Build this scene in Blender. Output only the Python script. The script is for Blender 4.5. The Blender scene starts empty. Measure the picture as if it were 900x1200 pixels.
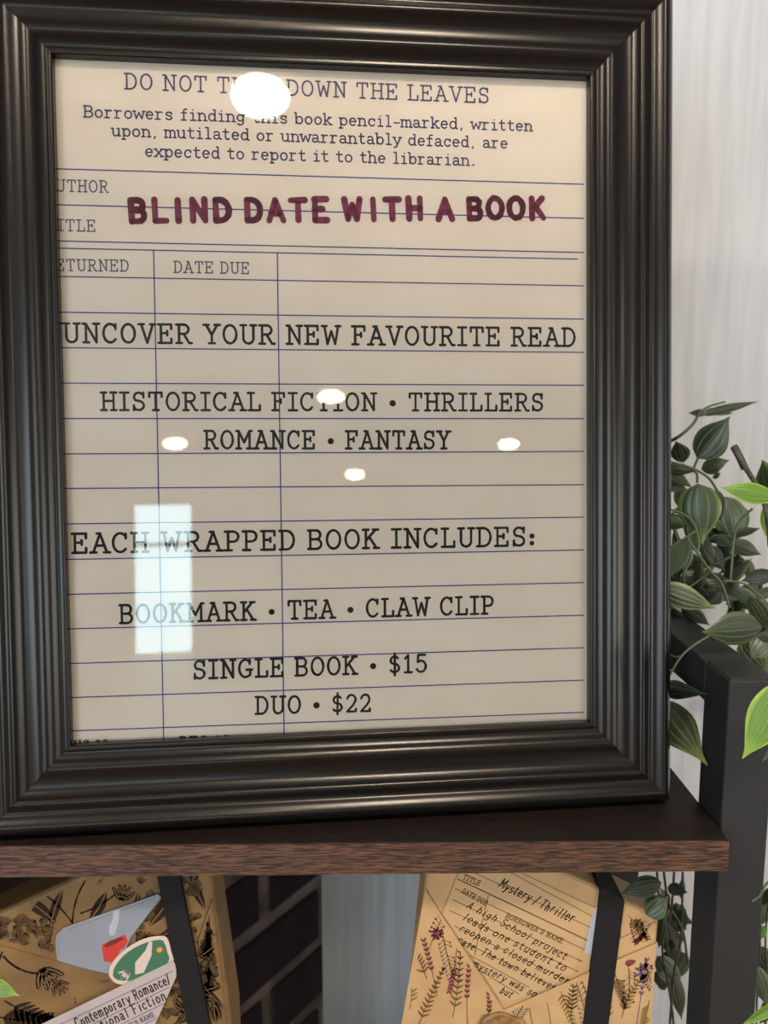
import bpy, bmesh, math, random
from mathutils import Vector, Matrix, noise
random.seed(7)
S = bpy.context.scene
COL = S.collection

# ------------------------------------------------------------------ camera, world, lights
FPX = 980.0                                   # focal length in pixels of the 900x1200 frame
PITCH, YAW = math.radians(8.1), math.radians(0.88)
FW = Vector((math.sin(YAW)*math.cos(PITCH), math.cos(YAW)*math.cos(PITCH), -math.sin(PITCH)))
RT = Vector((math.cos(YAW), -math.sin(YAW), 0))
UP = RT.cross(FW)
cam_data = bpy.data.cameras.new('camera')
cam = bpy.data.objects.new('camera', cam_data); COL.objects.link(cam)
cam.matrix_world = Matrix((( RT.x, UP.x, -FW.x, 0), (RT.y, UP.y, -FW.y, 0), (RT.z, UP.z, -FW.z, 0), (0, 0, 0, 1)))
cam_data.sensor_fit = 'VERTICAL'; cam_data.sensor_height = 36
cam_data.lens = FPX/1200*36
cam_data.clip_start = 0.02; cam_data.clip_end = 60
cam_data.dof.use_dof = True; cam_data.dof.focus_distance = 0.425
cam_data.dof.aperture_fstop = cam_data.lens/2.9      # a 2.9 mm pupil
S.camera = cam
S.view_settings.view_transform = 'Standard'; S.view_settings.look = 'None'
S.view_settings.gamma = 1; S.view_settings.use_curve_mapping = False
S.view_settings.exposure = -0.1
try: S.cycles.max_bounces = 8; S.cycles.diffuse_bounces = 4; S.cycles.sample_clamp_indirect = 4; S.cycles.use_denoising = True
except Exception: pass
W = bpy.data.worlds.new('world'); S.world = W; W.use_nodes = True
W.node_tree.nodes['Background'].inputs[0].default_value = (.75, .85, 1, 1)
W.node_tree.nodes['Background'].inputs[1].default_value = .25
FLOOR_Z, CEIL_Z, BACK_Y, LEFT_X, RIGHT_X, WALL_Y = -1.45, 1.15, -12.6, -2.2, 4.2, .62
WIN_E, LAMP_E = 9.0, 60.0        # radiance of daylight and fill panes, ceiling lamps, panel lights
def area(name, loc, size, sizey, power, col, rot):
    l = bpy.data.lights.new(name, 'AREA'); l.shape = 'RECTANGLE'; l.size = size; l.size_y = sizey
    l.energy = power; l.color = col
    o = bpy.data.objects.new(name, l); o.location = loc; o.rotation_euler = rot; COL.objects.link(o); return o
WARM = (1, .87, .71)
for x, y, p in ((-.95, -.75, 15), (.3, -.66, 15), (2.9, -3.2, 30)):  # added unseen lamps that brighten the card and the frame ridges
    area('fill_spot', (x, y, CEIL_Z-.02), .2, .2, p*1.5, WARM, (0, 0, 0))

# ------------------------------------------------------------------ helpers
def ray(px, py): return RT*((px-450)/FPX) + UP*((600-py)/FPX) + FW
def at(px, py, Y):                             # point on the vertical plane y = Y
    d = ray(px, py); return d*(Y/d.y)
def atz(px, py, Z):
    d = ray(px, py); return d*(Z/d.z)
def hexc(r, g, b):
    f = lambda c: (c/12.92 if c <= .04045 else ((c+.055)/1.055)**2.4)
    return (f(r/255), f(g/255), f(b/255), 1)
def tag(o, label=None, cat=None, group=None, kind=None):
    if label: o['label'] = label
    if cat: o['category'] = cat
    if group: o['group'] = group
    if kind: o['kind'] = kind
    return o
def empty(name, loc=(0, 0, 0)):
    o = bpy.data.objects.new(name, None); o.empty_display_size = .02; o.location = loc; COL.objects.link(o); return o
def link(name, me, mat=None, parent=None):
    o = bpy.data.objects.new(name, me); COL.objects.link(o)
    if mat is not None and not me.materials: me.materials.append(mat)
    if parent is not None:
        o.parent = parent
        o.matrix_parent_inverse = Matrix.Translation(-world_loc(parent))
    return o
def world_loc(o):
    v = Vector((0, 0, 0))
    if o.type == 'EMPTY': v = Vector(o.location)
    return v
class MB:
    def __init__(s): s.v = []; s.f = []; s.uv = []
    def add(s, vs, fs):
        k = len(s.v); s.v += [tuple(v) for v in vs]; s.f += [tuple(i+k for i in f) for f in fs]
    def box(s, a, b):
        x0, y0, z0 = a; x1, y1, z1 = b
        s.add([(x0,y0,z0),(x1,y0,z0),(x1,y1,z0),(x0,y1,z0),(x0,y0,z1),(x1,y0,z1),(x1,y1,z1),(x0,y1,z1)],
              [(3,2,1,0),(4,5,6,7),(0,1,5,4),(1,2,6,5),(2,3,7,6),(3,0,4,7)])
    def prism(s, poly, n, d):                  # polygon of points (facing n) thickened backwards by d
        poly = [Vector(p) for p in poly]; k = len(poly)
        back = [p - n*d for p in poly]
        a = Vector((0,0,0))
        for i in range(k): a += poly[i].cross(poly[(i+1) % k])
        if a.dot(n) < 0: poly.reverse(); back.reverse()
        s.add(poly+back, [tuple(range(k)), tuple(reversed(range(k, 2*k)))] + [((i+1) % k, i, k+i, k+(i+1) % k) for i in range(k)])
    def tube(s, pts, r, n=7, r2=None):
        pts = [Vector(p) for p in pts]; rings = []
        t0 = (pts[1]-pts[0]).normalized(); u = t0.orthogonal().normalized()
        for i, p in enumerate(pts):
            t = ((pts[min(i+1, len(pts)-1)] - pts[max(i-1, 0)])).normalized()
            u = (u - t*u.dot(t)).normalized(); w = t.cross(u)
            rr = r if r2 is None else r + (r2-r)*i/(len(pts)-1)
            rings.append([p + (u*math.cos(a)+w*math.sin(a))*rr for a in [2*math.pi*j/n for j in range(n)]])
        vs = [v for rg in rings for v in rg]; fs = []
        for i in range(len(pts)-1):
            for j in range(n): fs.append((i*n+j, i*n+(j+1) % n, (i+1)*n+(j+1) % n, (i+1)*n+j))
        fs += [tuple(reversed(range(n))), tuple(range((len(pts)-1)*n, len(pts)*n))]
        s.add(vs, fs)
    def build(s, name, mat, parent=None, smooth=None, bevel=None):
        me = bpy.data.meshes.new(name); me.from_pydata(s.v, [], s.f); me.update()
        if smooth is not None:
            for p in me.polygons: p.use_smooth = True
            me.set_sharp_from_angle(angle=math.radians(smooth))
        o = link(name, me, mat, parent)
        if bevel:
            m = o.modifiers.new('bevel', 'BEVEL'); m.width = bevel; m.segments = 3; m.limit_method = 'ANGLE'
        return o
def spline(pts, k=6):                          # Catmull-Rom through the points
    pts = [Vector(p) for p in pts]; out = []
    for i in range(len(pts)-1):
        p0 = pts[max(i-1, 0)]; p1 = pts[i]; p2 = pts[i+1]; p3 = pts[min(i+2, len(pts)-1)]
        for j in range(k):
            t = j/k
            out.append(.5*((2*p1)+(p2-p0)*t+(2*p0-5*p1+4*p2-p3)*t*t+(3*p1-p0-3*p2+p3)*t**3))
    out.append(pts[-1]); return out

# ------------------------------------------------------------------ materials
def mat(name, col, rough=.5, metal=0, spec=.5, **kw):
    m = bpy.data.materials.new(name); m.use_nodes = True
    b = m.node_tree.nodes['Principled BSDF']
    b.inputs['Base Color'].default_value = col; b.inputs['Roughness'].default_value = rough
    b.inputs['Metallic'].default_value = metal; b.inputs['Specular IOR Level'].default_value = spec
    for k, v in kw.items(): b.inputs[k.replace('_', ' ')].default_value = v
    return m
def nodes(m): return m.node_tree.nodes, m.node_tree.links, m.node_tree.nodes['Principled BSDF']
def noise_mat(name, c1, c2, scale, rough=.5, stretch=(1,1,1), bump=0, bdist=.001, detail=6, lo=.35, hi=.65, metal=0, spec=.5, coord='Object'):
    m = mat(name, c1, rough, metal, spec); N, L, b = nodes(m)
    tc = N.new('ShaderNodeTexCoord'); mp = N.new('ShaderNodeMapping'); mp.inputs['Scale'].default_value = stretch
    nz = N.new('ShaderNodeTexNoise'); nz.inputs['Scale'].default_value = scale; nz.inputs['Detail'].default_value = detail
    rp = N.new('ShaderNodeValToRGB'); rp.color_ramp.elements[0].color = c1; rp.color_ramp.elements[1].color = c2
    rp.color_ramp.elements[0].position = lo; rp.color_ramp.elements[1].position = hi
    L.new(tc.outputs[coord], mp.inputs[0]); L.new(mp.outputs[0], nz.inputs['Vector'])
    L.new(nz.outputs['Fac'], rp.inputs[0]); L.new(rp.outputs[0], b.inputs['Base Color'])
    if bump:
        bp = N.new('ShaderNodeBump'); bp.inputs['Strength'].default_value = bump; bp.inputs['Distance'].default_value = bdist
        L.new(nz.outputs['Fac'], bp.inputs['Height']); L.new(bp.outputs[0], b.inputs['Normal'])
    return m
def emit_mat(name, col, e):
    m = bpy.data.materials.new(name); m.use_nodes = True; N = m.node_tree.nodes; N.clear()
    em = N.new('ShaderNodeEmission'); em.inputs[0].default_value = col; em.inputs[1].default_value = e
    ou = N.new('ShaderNodeOutputMaterial'); m.node_tree.links.new(em.outputs[0], ou.inputs[0]); return m

M = {}
M['moulding'] = noise_mat('black_satin_moulding', (.003,.003,.0035,1), (.013,.011,.010,1), 2600, .25, bump=.02, bdist=.0002, detail=2, lo=.45, hi=.75, metal=0, spec=.34)
M['moulding'].node_tree.nodes['Principled BSDF'].inputs['Specular Tint'].default_value = (1, .94, .88, 1)
M['card'] = noise_mat('cream_card', hexc(236,221,207), hexc(240,226,213), 30, .6, spec=.2)
M['ink_blue'] = mat('blue_grey_ink', hexc(88,84,114), .6, spec=.1)
M['ink_rule'] = mat('blue_rule_ink', hexc(50,68,135), .6, spec=.1)
M['ink_black'] = mat('black_ink', hexc(40,37,39), .6, spec=.1)
M['ink_maroon'] = noise_mat('maroon_ink', hexc(120,38,70), hexc(136,54,84), 500, .5, spec=.2)
M['ink_hand'] = mat('pen_ink', hexc(48,38,34), .6, spec=.1)
M['ink_brown'] = mat('brown_print', hexc(104,78,48), .6, spec=.1)
M['plain_black'] = mat('backing_black', (.01,.01,.01,1), .7)
M['white_wall'] = noise_mat('whitewashed_board', hexc(178,181,186), hexc(192,194,198), 9, .6, stretch=(14,14,1), bump=.5, bdist=.002, detail=8)
M['room_wall'] = mat('room_wall', hexc(158,150,140), .8)
M['ceiling'] = mat('ceiling_white', hexc(165,158,150), .85)
M['floor'] = noise_mat('shop_floor', hexc(120,95,72), hexc(150,120,92), 5, .5, stretch=(1,8,1))
M['brick'] = noise_mat('dark_brick', hexc(40,22,24), hexc(56,32,32), 25, .75, bump=.6, bdist=.003)
M['mortar'] = noise_mat('pale_mortar', hexc(112,90,78), hexc(184,156,136), 14, .9)
M['black_metal'] = noise_mat('black_powder_coat', (.009,.0095,.011,1), (.014,.015,.017,1), 1500, .55, bump=.15, bdist=.0001)
M['wood_top'] = noise_mat('dark_walnut_top', hexc(14,9,8), hexc(46,31,26), 120, .5, stretch=(1,20,20), bump=.3, bdist=.0004, detail=9, lo=.4, hi=.72)
M['wood_edge_lit'] = noise_mat('walnut_edge_lit', hexc(22,13,10), hexc(100,66,46), 170, .5, stretch=(.8,8,16), bump=.4, bdist=.0004, detail=12, lo=.42, hi=.62)  # stronger light on the front edge put into a lighter brown
M['kraft'] = noise_mat('kraft_paper_shaded', hexc(104,78,44), hexc(122,93,53), 60, .6, bump=.1, bdist=.0005)  # left book's shade under the shelf partly put into this brown
M['kraft_pale'] = noise_mat('pale_kraft_paper', hexc(170,136,94), hexc(186,152,108), 40, .55, bump=.1, bdist=.0005)
M['card_kraft'] = mat('library_card_buff', hexc(178,146,106), .6)
M['card_white_shaded'] = mat('white_card_shaded', hexc(168,155,154), .6)  # white card darkened in colour for the shade on the left book
M['strap'] = mat('black_elastic', hexc(26,25,26), .75, spec=.2)
M['pouch'] = mat('pale_blue_sachet_shaded', hexc(128,132,144), .3)  # sachet colour lowered for the shade on the left book
M['pouch_light'] = mat('sachet_steam', hexc(158,163,174), .35)
M['red'] = mat('red_print', hexc(178,50,44), .45)
M['dark_red'] = mat('dark_red_print', hexc(110,24,26), .45)
M['green'] = mat('green_packet', hexc(56,102,78), .35)
M['cream'] = mat('cream_packet', hexc(196,178,168), .4)
M['orange'] = mat('orange_print', hexc(214,130,60), .5)
M['wax'] = noise_mat('bronze_wax', hexc(112,80,48), hexc(150,112,70), 200, .35, bump=.3, bdist=.0006)
M['fl_dark'] = mat('floral_dark_brown', hexc(46,34,25), .6, spec=.1)
M['fl_purple'] = mat('floral_plum', hexc(118,58,66), .6, spec=.1)
M['fl_mauve'] = mat('floral_mauve', hexc(122,100,112), .6, spec=.1)
M['fl_olive'] = mat('floral_olive', hexc(126,100,58), .6, spec=.1)
M['stem'] = mat('vine_stem', hexc(70,84,52), .5)
M['twig'] = noise_mat('dark_twig', hexc(38,36,30), hexc(78,76,62), 300, .5, bump=.5, bdist=.0005)
M['white_paint'] = mat('white_paint', hexc(225,222,215), .5)

def leaf_mat(name, body, edge, vein, rough=.38):
    # longitudinal veins run from base to tip: colour from the leaf's own UV
    m = mat(name, body, rough); N, L, b = nodes(m)
    uv = N.new('ShaderNodeUVMap'); sp = N.new('ShaderNodeSeparateXYZ'); L.new(uv.outputs[0], sp.inputs[0])
    ab = N.new('ShaderNodeMath'); ab.operation = 'ABSOLUTE'; L.new(sp.outputs[0], ab.inputs[0])
    mu = N.new('ShaderNodeMath'); mu.operation = 'MULTIPLY'; mu.inputs[1].default_value = 15.7; L.new(ab.outputs[0], mu.inputs[0])
    co = N.new('ShaderNodeMath'); co.operation = 'COSINE'; L.new(mu.outputs[0], co.inputs[0])
    rp = N.new('ShaderNodeValToRGB'); e = rp.color_ramp.elements
    e[0].position = .5; e[0].color = (0,0,0,1); e[1].position = .99; e[1].color = (1,1,1,1); L.new(co.outputs[0], rp.inputs[0])
    er = N.new('ShaderNodeMapRange'); er.inputs[1].default_value = .72; er.inputs[2].default_value = 1.0; L.new(ab.outputs[0], er.inputs[0])
    tr = N.new('ShaderNodeMapRange'); tr.inputs[1].default_value = .72; tr.inputs[2].default_value = 1.0; L.new(sp.outputs[1], tr.inputs[0])
    mx = N.new('ShaderNodeMath'); mx.operation = 'MAXIMUM'; L.new(er.outputs[0], mx.inputs[0]); L.new(tr.outputs[0], mx.inputs[1])
    nz = N.new('ShaderNodeTexNoise'); nz.inputs['Scale'].default_value = 120
    c0 = N.new('ShaderNodeMixRGB'); c0.blend_type = 'MULTIPLY'; c0.inputs[0].default_value = .6; c0.inputs[1].default_value = body; L.new(nz.outputs['Color'], c0.inputs[2])
    c0b = N.new('ShaderNodeMixRGB'); c0b.inputs[0].default_value = .55; c0b.inputs[1].default_value = body; L.new(c0.outputs[0], c0b.inputs[2])
    c1 = N.new('ShaderNodeMixRGB'); L.new(mx.outputs[0], c1.inputs[0]); L.new(c0b.outputs[0], c1.inputs[1]); c1.inputs[2].default_value = edge
    f = N.new('ShaderNodeMath'); f.operation = 'MULTIPLY'; f.inputs[1].default_value = .2; L.new(rp.outputs[0], f.inputs[0])
    c2 = N.new('ShaderNodeMixRGB'); L.new(f.outputs[0], c2.inputs[0]); L.new(c1.outputs[0], c2.inputs[1]); c2.inputs[2].default_value = vein
    L.new(c2.outputs[0], b.inputs['Base Color'])
    bp = N.new('ShaderNodeBump'); bp.inputs['Strength'].default_value = .5; bp.inputs['Distance'].default_value = .0006
    L.new(rp.outputs[0], bp.inputs['Height']); L.new(bp.outputs[0], b.inputs['Normal'])
    b.inputs['Subsurface Weight'].default_value = 0
    return m
LM = {
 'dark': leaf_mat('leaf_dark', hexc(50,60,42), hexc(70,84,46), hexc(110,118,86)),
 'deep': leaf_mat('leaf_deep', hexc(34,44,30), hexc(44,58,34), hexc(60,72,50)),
 'mid': leaf_mat('leaf_mid', hexc(76,90,66), hexc(96,112,70), hexc(124,134,102)),
 'striped': leaf_mat('leaf_striped', hexc(66,76,50), hexc(104,122,56), hexc(190,188,142)),
 'tip': leaf_mat('leaf_green_edge', hexc(50,66,40), hexc(90,118,50), hexc(80,98,60)),
 'bright': leaf_mat('leaf_bright', hexc(96,134,44), hexc(140,168,56), hexc(128,158,66)),
}
# ------------------------------------------------------------------ stroke lettering
def arc(cx, cy, rx, ry, a0, a1, n=8):
    return [(cx+rx*math.cos(math.radians(a0+(a1-a0)*i/n)), cy+ry*math.sin(math.radians(a0+(a1-a0)*i/n))) for i in range(n+1)]
def h(x, y, l=.13): return [(x-l, y), (x+l, y)]
# letter -> (width, strokes, serifs)
G = {}
def g(c, w, st, se=()): G[c] = (w, st, list(se))
g('A', .72, [[(.08,0),(.36,1),(.64,0)], [(.19,.36),(.53,.36)]], [h(.08,0), h(.64,0), [(.22,1),(.38,1)]])
g('B', .64, [[(.1,0),(.1,1)], [(.1,1),(.36,1)]+arc(.36,.76,.18,.24,90,-90)+[(.1,.52)], [(.36,.52)]+arc(.36,.26,.22,.26,90,-90)+[(.1,0)]], [[(0,1),(.1,1)], [(0,0),(.1,0)]])
g('C', .66, [arc(.34,.5,.3,.5,40,320,14)], [[(.575,.98),(.575,.72)]])
g('D', .68, [[(.12,0),(.12,1)], [(.12,1),(.3,1)]+arc(.3,.5,.32,.5,90,-90,12)+[(.12,0)]], [[(0,1),(.12,1)], [(0,0),(.12,0)]])
g('E', .66, [[(.12,0),(.12,1)], [(.12,1),(.58,1)], [(.12,.53),(.4,.53)], [(.12,0),(.58,0)]], [[(0,1),(.12,1)], [(0,0),(.12,0)], [(.58,1),(.58,.76)], [(.58,0),(.58,.24)], [(.4,.65),(.4,.41)]])
g('F', .64, [[(.14,0),(.14,1)], [(.14,1),(.58,1)], [(.14,.53),(.42,.53)]], [[(0,1),(.14,1)], h(.15,0,.15), [(.58,1),(.58,.76)], [(.42,.65),(.42,.41)]])
g('G', .7, [arc(.34,.5,.3,.5,45,300,14)+[(.58,.12),(.58,.42)]], [[(.4,.42),(.68,.42)], [(.56,.98),(.56,.74)]])
g('H', .72, [[(.13,0),(.13,1)], [(.59,0),(.59,1)], [(.13,.52),(.59,.52)]], [h(.13,0), h(.13,1), h(.59,0), h(.59,1)])
g('I', .46, [[(.23,0),(.23,1)]], [h(.23,0,.2), h(.23,1,.2)])
g('J', .56, [[(.38,1),(.38,.22)]+arc(.2,.22,.18,.22,0,-170)], [h(.38,1,.16)])
g('K', .7, [[(.13,0),(.13,1)], [(.56,1),(.14,.42)], [(.28,.6),(.6,0)]], [h(.13,0), h(.13,1), h(.56,1,.12), h(.6,0,.12)])
g('L', .62, [[(.16,1),(.16,0)], [(.16,0),(.58,0)]], [h(.16,1,.15), [(.02,0),(.16,0)], [(.58,0),(.58,.3)]])
g('M', .8, [[(.12,0),(.12,1),(.4,.35),(.68,1),(.68,0)]], [h(.12,0), h(.68,0), [(0,1),(.12,1)], [(.68,1),(.8,1)]])
g('N', .72, [[(.13,0),(.13,1),(.59,0),(.59,1)]], [h(.13,0), [(0,1),(.13,1)], h(.59,1)])
g('O', .68, [arc(.34,.5,.29,.5,0,360,18)])
g('P', .64, [[(.14,0),(.14,1)], [(.14,1),(.36,1)]+arc(.36,.73,.22,.27,90,-90)+[(.14,.46)]], [[(0,1),(.14,1)], h(.15,0,.15)])
g('Q', .68, [arc(.34,.5,.29,.5,0,360,18), [(.3,.12),(.58,-.14)]])
g('R', .7, [[(.13,0),(.13,1)], [(.13,1),(.36,1)]+arc(.36,.75,.2,.25,90,-90)+[(.13,.5)], [(.34,.5),(.58,0)]], [[(0,1),(.13,1)], h(.13,0), [(.58,0),(.7,0)]])
g('S', .62, [arc(.31,.75,.22,.25,30,230,9)+[(.3,.53)]+arc(.31,.26,.24,.26,80,-150,10)], [[(.53,1),(.53,.72)], [(.08,0),(.08,.28)]])
g('T', .68, [[(.34,0),(.34,1)], [(.05,1),(.63,1)]], [h(.34,0,.14), [(.05,1),(.05,.76)], [(.63,1),(.63,.76)]])
g('U', .72, [[(.13,1),(.13,.28)]+arc(.36,.28,.23,.28,180,360,10)+[(.59,1)]], [h(.13,1), h(.59,1)])
g('V', .72, [[(.1,1),(.36,0),(.62,1)]], [h(.1,1,.12), h(.62,1,.12)])
g('W', .84, [[(.1,1),(.24,0),(.42,.72),(.6,0),(.74,1)]], [h(.1,1,.11), h(.74,1,.11)])
g('X', .7, [[(.1,0),(.6,1)], [(.1,1),(.6,0)]], [h(.1,0), h(.6,0), h(.1,1), h(.6,1)])
g('Y', .7, [[(.1,1),(.35,.46),(.6,1)], [(.35,.46),(.35,0)]], [h(.1,1,.12), h(.6,1,.12), h(.35,0,.14)])
g('Z', .64, [[(.08,1),(.56,1),(.08,0),(.56,0)]])
g('1', .5, [[(.1,.8),(.26,1),(.26,0)]], [h(.26,0,.18)])
g('2', .6, [arc(.3,.72,.22,.28,170,-20,9)+[(.4,.4),(.08,0),(.54,0)]], [[(.54,0),(.54,.16)]])
g('5', .6, [[(.5,1),(.14,1),(.11,.58)]+arc(.28,.33,.25,.33,110,-150,10)])
g('0', .62, [arc(.31,.5,.25,.5,0,360,16)])
g('$', .6, [arc(.3,.72,.2,.22,30,230,9)+[(.3,.5)]+arc(.3,.27,.23,.24,80,-150,10), [(.31,1.12),(.31,-.16)]])
g('.', .26, [[(.12,.05),(.13,.05)]])
g(',', .26, [[(.13,.05),(.14,.02),(.08,-.14)]])
g(':', .32, [[(.15,.12),(.16,.12)], [(.15,.52),(.16,.52)]])
g('*', .5, [[(.25,.42),(.26,.42)]])               # the middle dot
g('-', .5, [[(.06,.36),(.44,.36)]])
g("'", .2, [[(.1,1),(.1,.78)]])
g('/', .4, [[(.04,-.1),(.34,1.05)]])
X = .66
g('a', .58, [arc(.26,.5,.17,.17,160,0,6)+[(.44,.1),(.52,.0)], arc(.25,.18,.18,.18,60,300,10)+[(.44,.16)]], [[(.5,0),(.58,.02)]])
g('b', .6, [[(.1,1),(.1,0)], arc(.32,.33,.21,.33,0,360,14)], [[(0,1),(.1,1)]])
g('c', .54, [arc(.29,.33,.22,.33,40,320,12)], [[(.47,.62),(.47,.45)]])
g('d', .6, [[(.48,1),(.48,0)], arc(.27,.33,.21,.33,0,360,14)], [[(.38,1),(.48,1)], [(.48,0),(.58,0)]])
g('e', .56, [[(.07,.35),(.49,.35)]+arc(.28,.35,.21,.31,0,180,8)+arc(.28,.33,.21,.33,180,315,7)])
g('f', .46, [[(.2,0),(.2,.8)]+arc(.34,.8,.14,.2,180,60,5), [(.04,X),(.38,X)]], [h(.2,0,.16)])
g('g', .58, [arc(.26,.36,.2,.28,0,360,14), [(.46,.62),(.46,-.08)]+arc(.26,-.08,.2,.2,0,-150,8)], [[(.46,.62),(.58,.62)]])
g('h', .64, [[(.13,1),(.13,0)], arc(.32,.42,.19,.24,170,0,8)+[(.51,0)]], [h(.13,0,.11), h(.51,0,.11), [(.02,1),(.13,1)]])
g('i', .42, [[(.22,X),(.22,0)], [(.21,.93),(.22,.93)]], [h(.22,0,.17), [(.06,X),(.22,X)]])
g('j', .4, [[(.26,X),(.26,-.06)]+arc(.1,-.06,.16,.18,0,-140,6), [(.25,.93),(.26,.93)]], [[(.12,X),(.26,X)]])
g('k', .62, [[(.13,1),(.13,0)], [(.48,X),(.14,.26)], [(.26,.36),(.52,0)]], [h(.13,0,.11), h(.52,0,.09), [(.02,1),(.13,1)], h(.46,X,.1)])
g('l', .42, [[(.22,1),(.22,0)]], [h(.22,0,.17), [(.06,1),(.22,1)]])
g('m', .84, [[(.1,X),(.1,0)], arc(.25,.44,.15,.22,170,0,7)+[(.4,0)], arc(.55,.44,.15,.22,170,0,7)+[(.7,0)]], [h(.1,0,.09), h(.4,0,.07), h(.71,0,.09), [(0,X),(.1,X)]])
g('n', .64, [[(.13,X),(.13,0)], arc(.32,.42,.19,.24,170,0,8)+[(.51,0)]], [h(.13,0,.11), h(.51,0,.11), [(.02,X),(.13,X)]])
g('o', .58, [arc(.29,.33,.22,.33,0,360,14)])
g('p', .62, [[(.13,X),(.13,-.28)], arc(.34,.33,.21,.33,0,360,14)], [[(.02,X),(.13,X)], h(.13,-.28,.12)])
g('q', .6, [[(.48,X),(.48,-.28)], arc(.27,.33,.21,.33,0,360,14)])
g('r', .56, [[(.16,X),(.16,0)], arc(.36,.4,.2,.26,170,60,6)], [h(.17,0,.15), [(.04,X),(.16,X)]])
g('s', .52, [arc(.26,.5,.17,.16,20,240,8)+arc(.26,.17,.19,.17,70,-160,9)], [[(.43,.64),(.43,.48)]])
g('t', .5, [[(.2,.92),(.2,.16)]+arc(.34,.16,.14,.16,180,320,6), [(.04,X),(.42,X)]])
g('u', .64, [[(.12,X),(.12,.22)]+arc(.3,.22,.18,.22,180,350,8), [(.5,X),(.5,0)]], [[(.02,X),(.12,X)], [(.4,X),(.5,X)], [(.5,0),(.6,0)]])
g('v', .6, [[(.08,X),(.3,0),(.52,X)]], [h(.08,X,.09), h(.52,X,.09)])
g('w', .8, [[(.08,X),(.22,0),(.4,.56),(.58,0),(.72,X)]], [h(.08,X,.09), h(.72,X,.09)])
g('x', .6, [[(.08,0),(.52,X)], [(.08,X),(.52,0)]], [h(.08,0,.09), h(.52,0,.09), h(.08,X,.09), h(.52,X,.09)])
g('y', .6, [[(.08,X),(.31,.02)], [(.54,X),(.24,-.2),(.1,-.26)]], [h(.08,X,.09), h(.52,X,.09)])
g('z', .52, [[(.06,X),(.46,X),(.06,0),(.46,0)]])

def text_strokes(s, serif=True, gap=.14, space=.42, mono=0.0, jit=0.0, slant=0.0):
    x = 0; out = []
    for c in s:
        if c == ' ': x += space; continue
        w, st, se = G[c]
        ww = w if not mono else w + (mono-w)*.5
        off = x + (ww-w)/2
        dy = random.uniform(-jit, jit); sc = 1+random.uniform(-jit, jit)
        for q in list(st) + (se if serif else []):
            pts = [(px*sc+random.uniform(-jit, jit)*.35, py*sc+dy+random.uniform(-jit, jit)*.35) for px, py in q]
            big = c in '.:*'
            out.append(([(off+px+slant*py, py) for px, py in pts], {'*': 2.6, ':': 2.0, '.': 1.4}[c] if big else 1.0))
        x += ww + gap
    return out, x-gap
class Plane:                                    # a flat sheet in space: origin, two unit axes and a facing normal
    def __init__(s, o, ex, ey): s.o = Vector(o); s.ex = Vector(ex).normalized(); s.ey = Vector(ey).normalized(); s.n = s.ex.cross(s.ey).normalized()
    def hit(s, px, py):
        d = ray(px, py); t = s.o.dot(s.n)/d.dot(s.n); p = d*t - s.o
        return Vector((p.dot(s.ex), p.dot(s.ey)))
    def P(s, u, v, h=0): return s.o + s.ex*u + s.ey*v + s.n*h
def ribbon(mb, pl, pts, r, hgt, nd=8, vary=0):
    pts = [Vector(p) for p in pts]
    rs = [r*(1+random.uniform(-vary, vary)) for _ in pts]
    for i in range(len(pts)-1):
        d = pts[i+1]-pts[i]
        if d.length < 1e-9: continue
        n = Vector((-d.y, d.x)).normalized()
        q = [pts[i]-n*rs[i], pts[i+1]-n*rs[i+1], pts[i+1]+n*rs[i+1], pts[i]+n*rs[i]]
        mb.add([pl.P(a.x, a.y, hgt) for a in q], [(0,1,2,3)])
    for p, rr in zip(pts, rs):
        mb.add([pl.P(p.x+rr*math.cos(2*math.pi*j/nd), p.y+rr*math.sin(2*math.pi*j/nd), hgt) for j in range(nd)], [tuple(range(nd))])
def blob(mb, pl, poly, hgt): mb.add([pl.P(x, y, hgt) for x, y in poly], [tuple(range(len(poly)))])
def write(pl, s, p0, p1, cap, material, parent, th=.11, hgt=.00008, name='lettering', nd=8, vary=.1, **kw):
    """ lay a line of lettering between two baseline points (given in the photo) onto the sheet """
    a, b = pl.hit(*p0), pl.hit(*p1); ln = (b-a).length; d = (b-a)/ln
    c = (pl.hit(p0[0], p0[1]-cap)-a).length
    nrm = Vector((-d.y, d.x))
    st, w = text_strokes(s, **kw); mb = MB(); r = th*c/2
    kx = (ln-2*r)/w
    for pts, big in st:
        ribbon(mb, pl, [a + d*(x*kx+r) + nrm*(y*(c-2*r)+r) for x, y in pts], r*big*1.0, hgt, nd, vary)
    return mb.build(name, material, parent)
def rule(mb, pl, p0, p1, w, hgt=.00006):
    a, b = pl.hit(*p0), pl.hit(*p1); n = (b-a).normalized(); n = Vector((-n.y, n.x))*w/2
    mb.add([pl.P(q.x, q.y, hgt) for q in (a-n, b-n, b+n, a+n)], [(0,1,2,3)])

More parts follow.
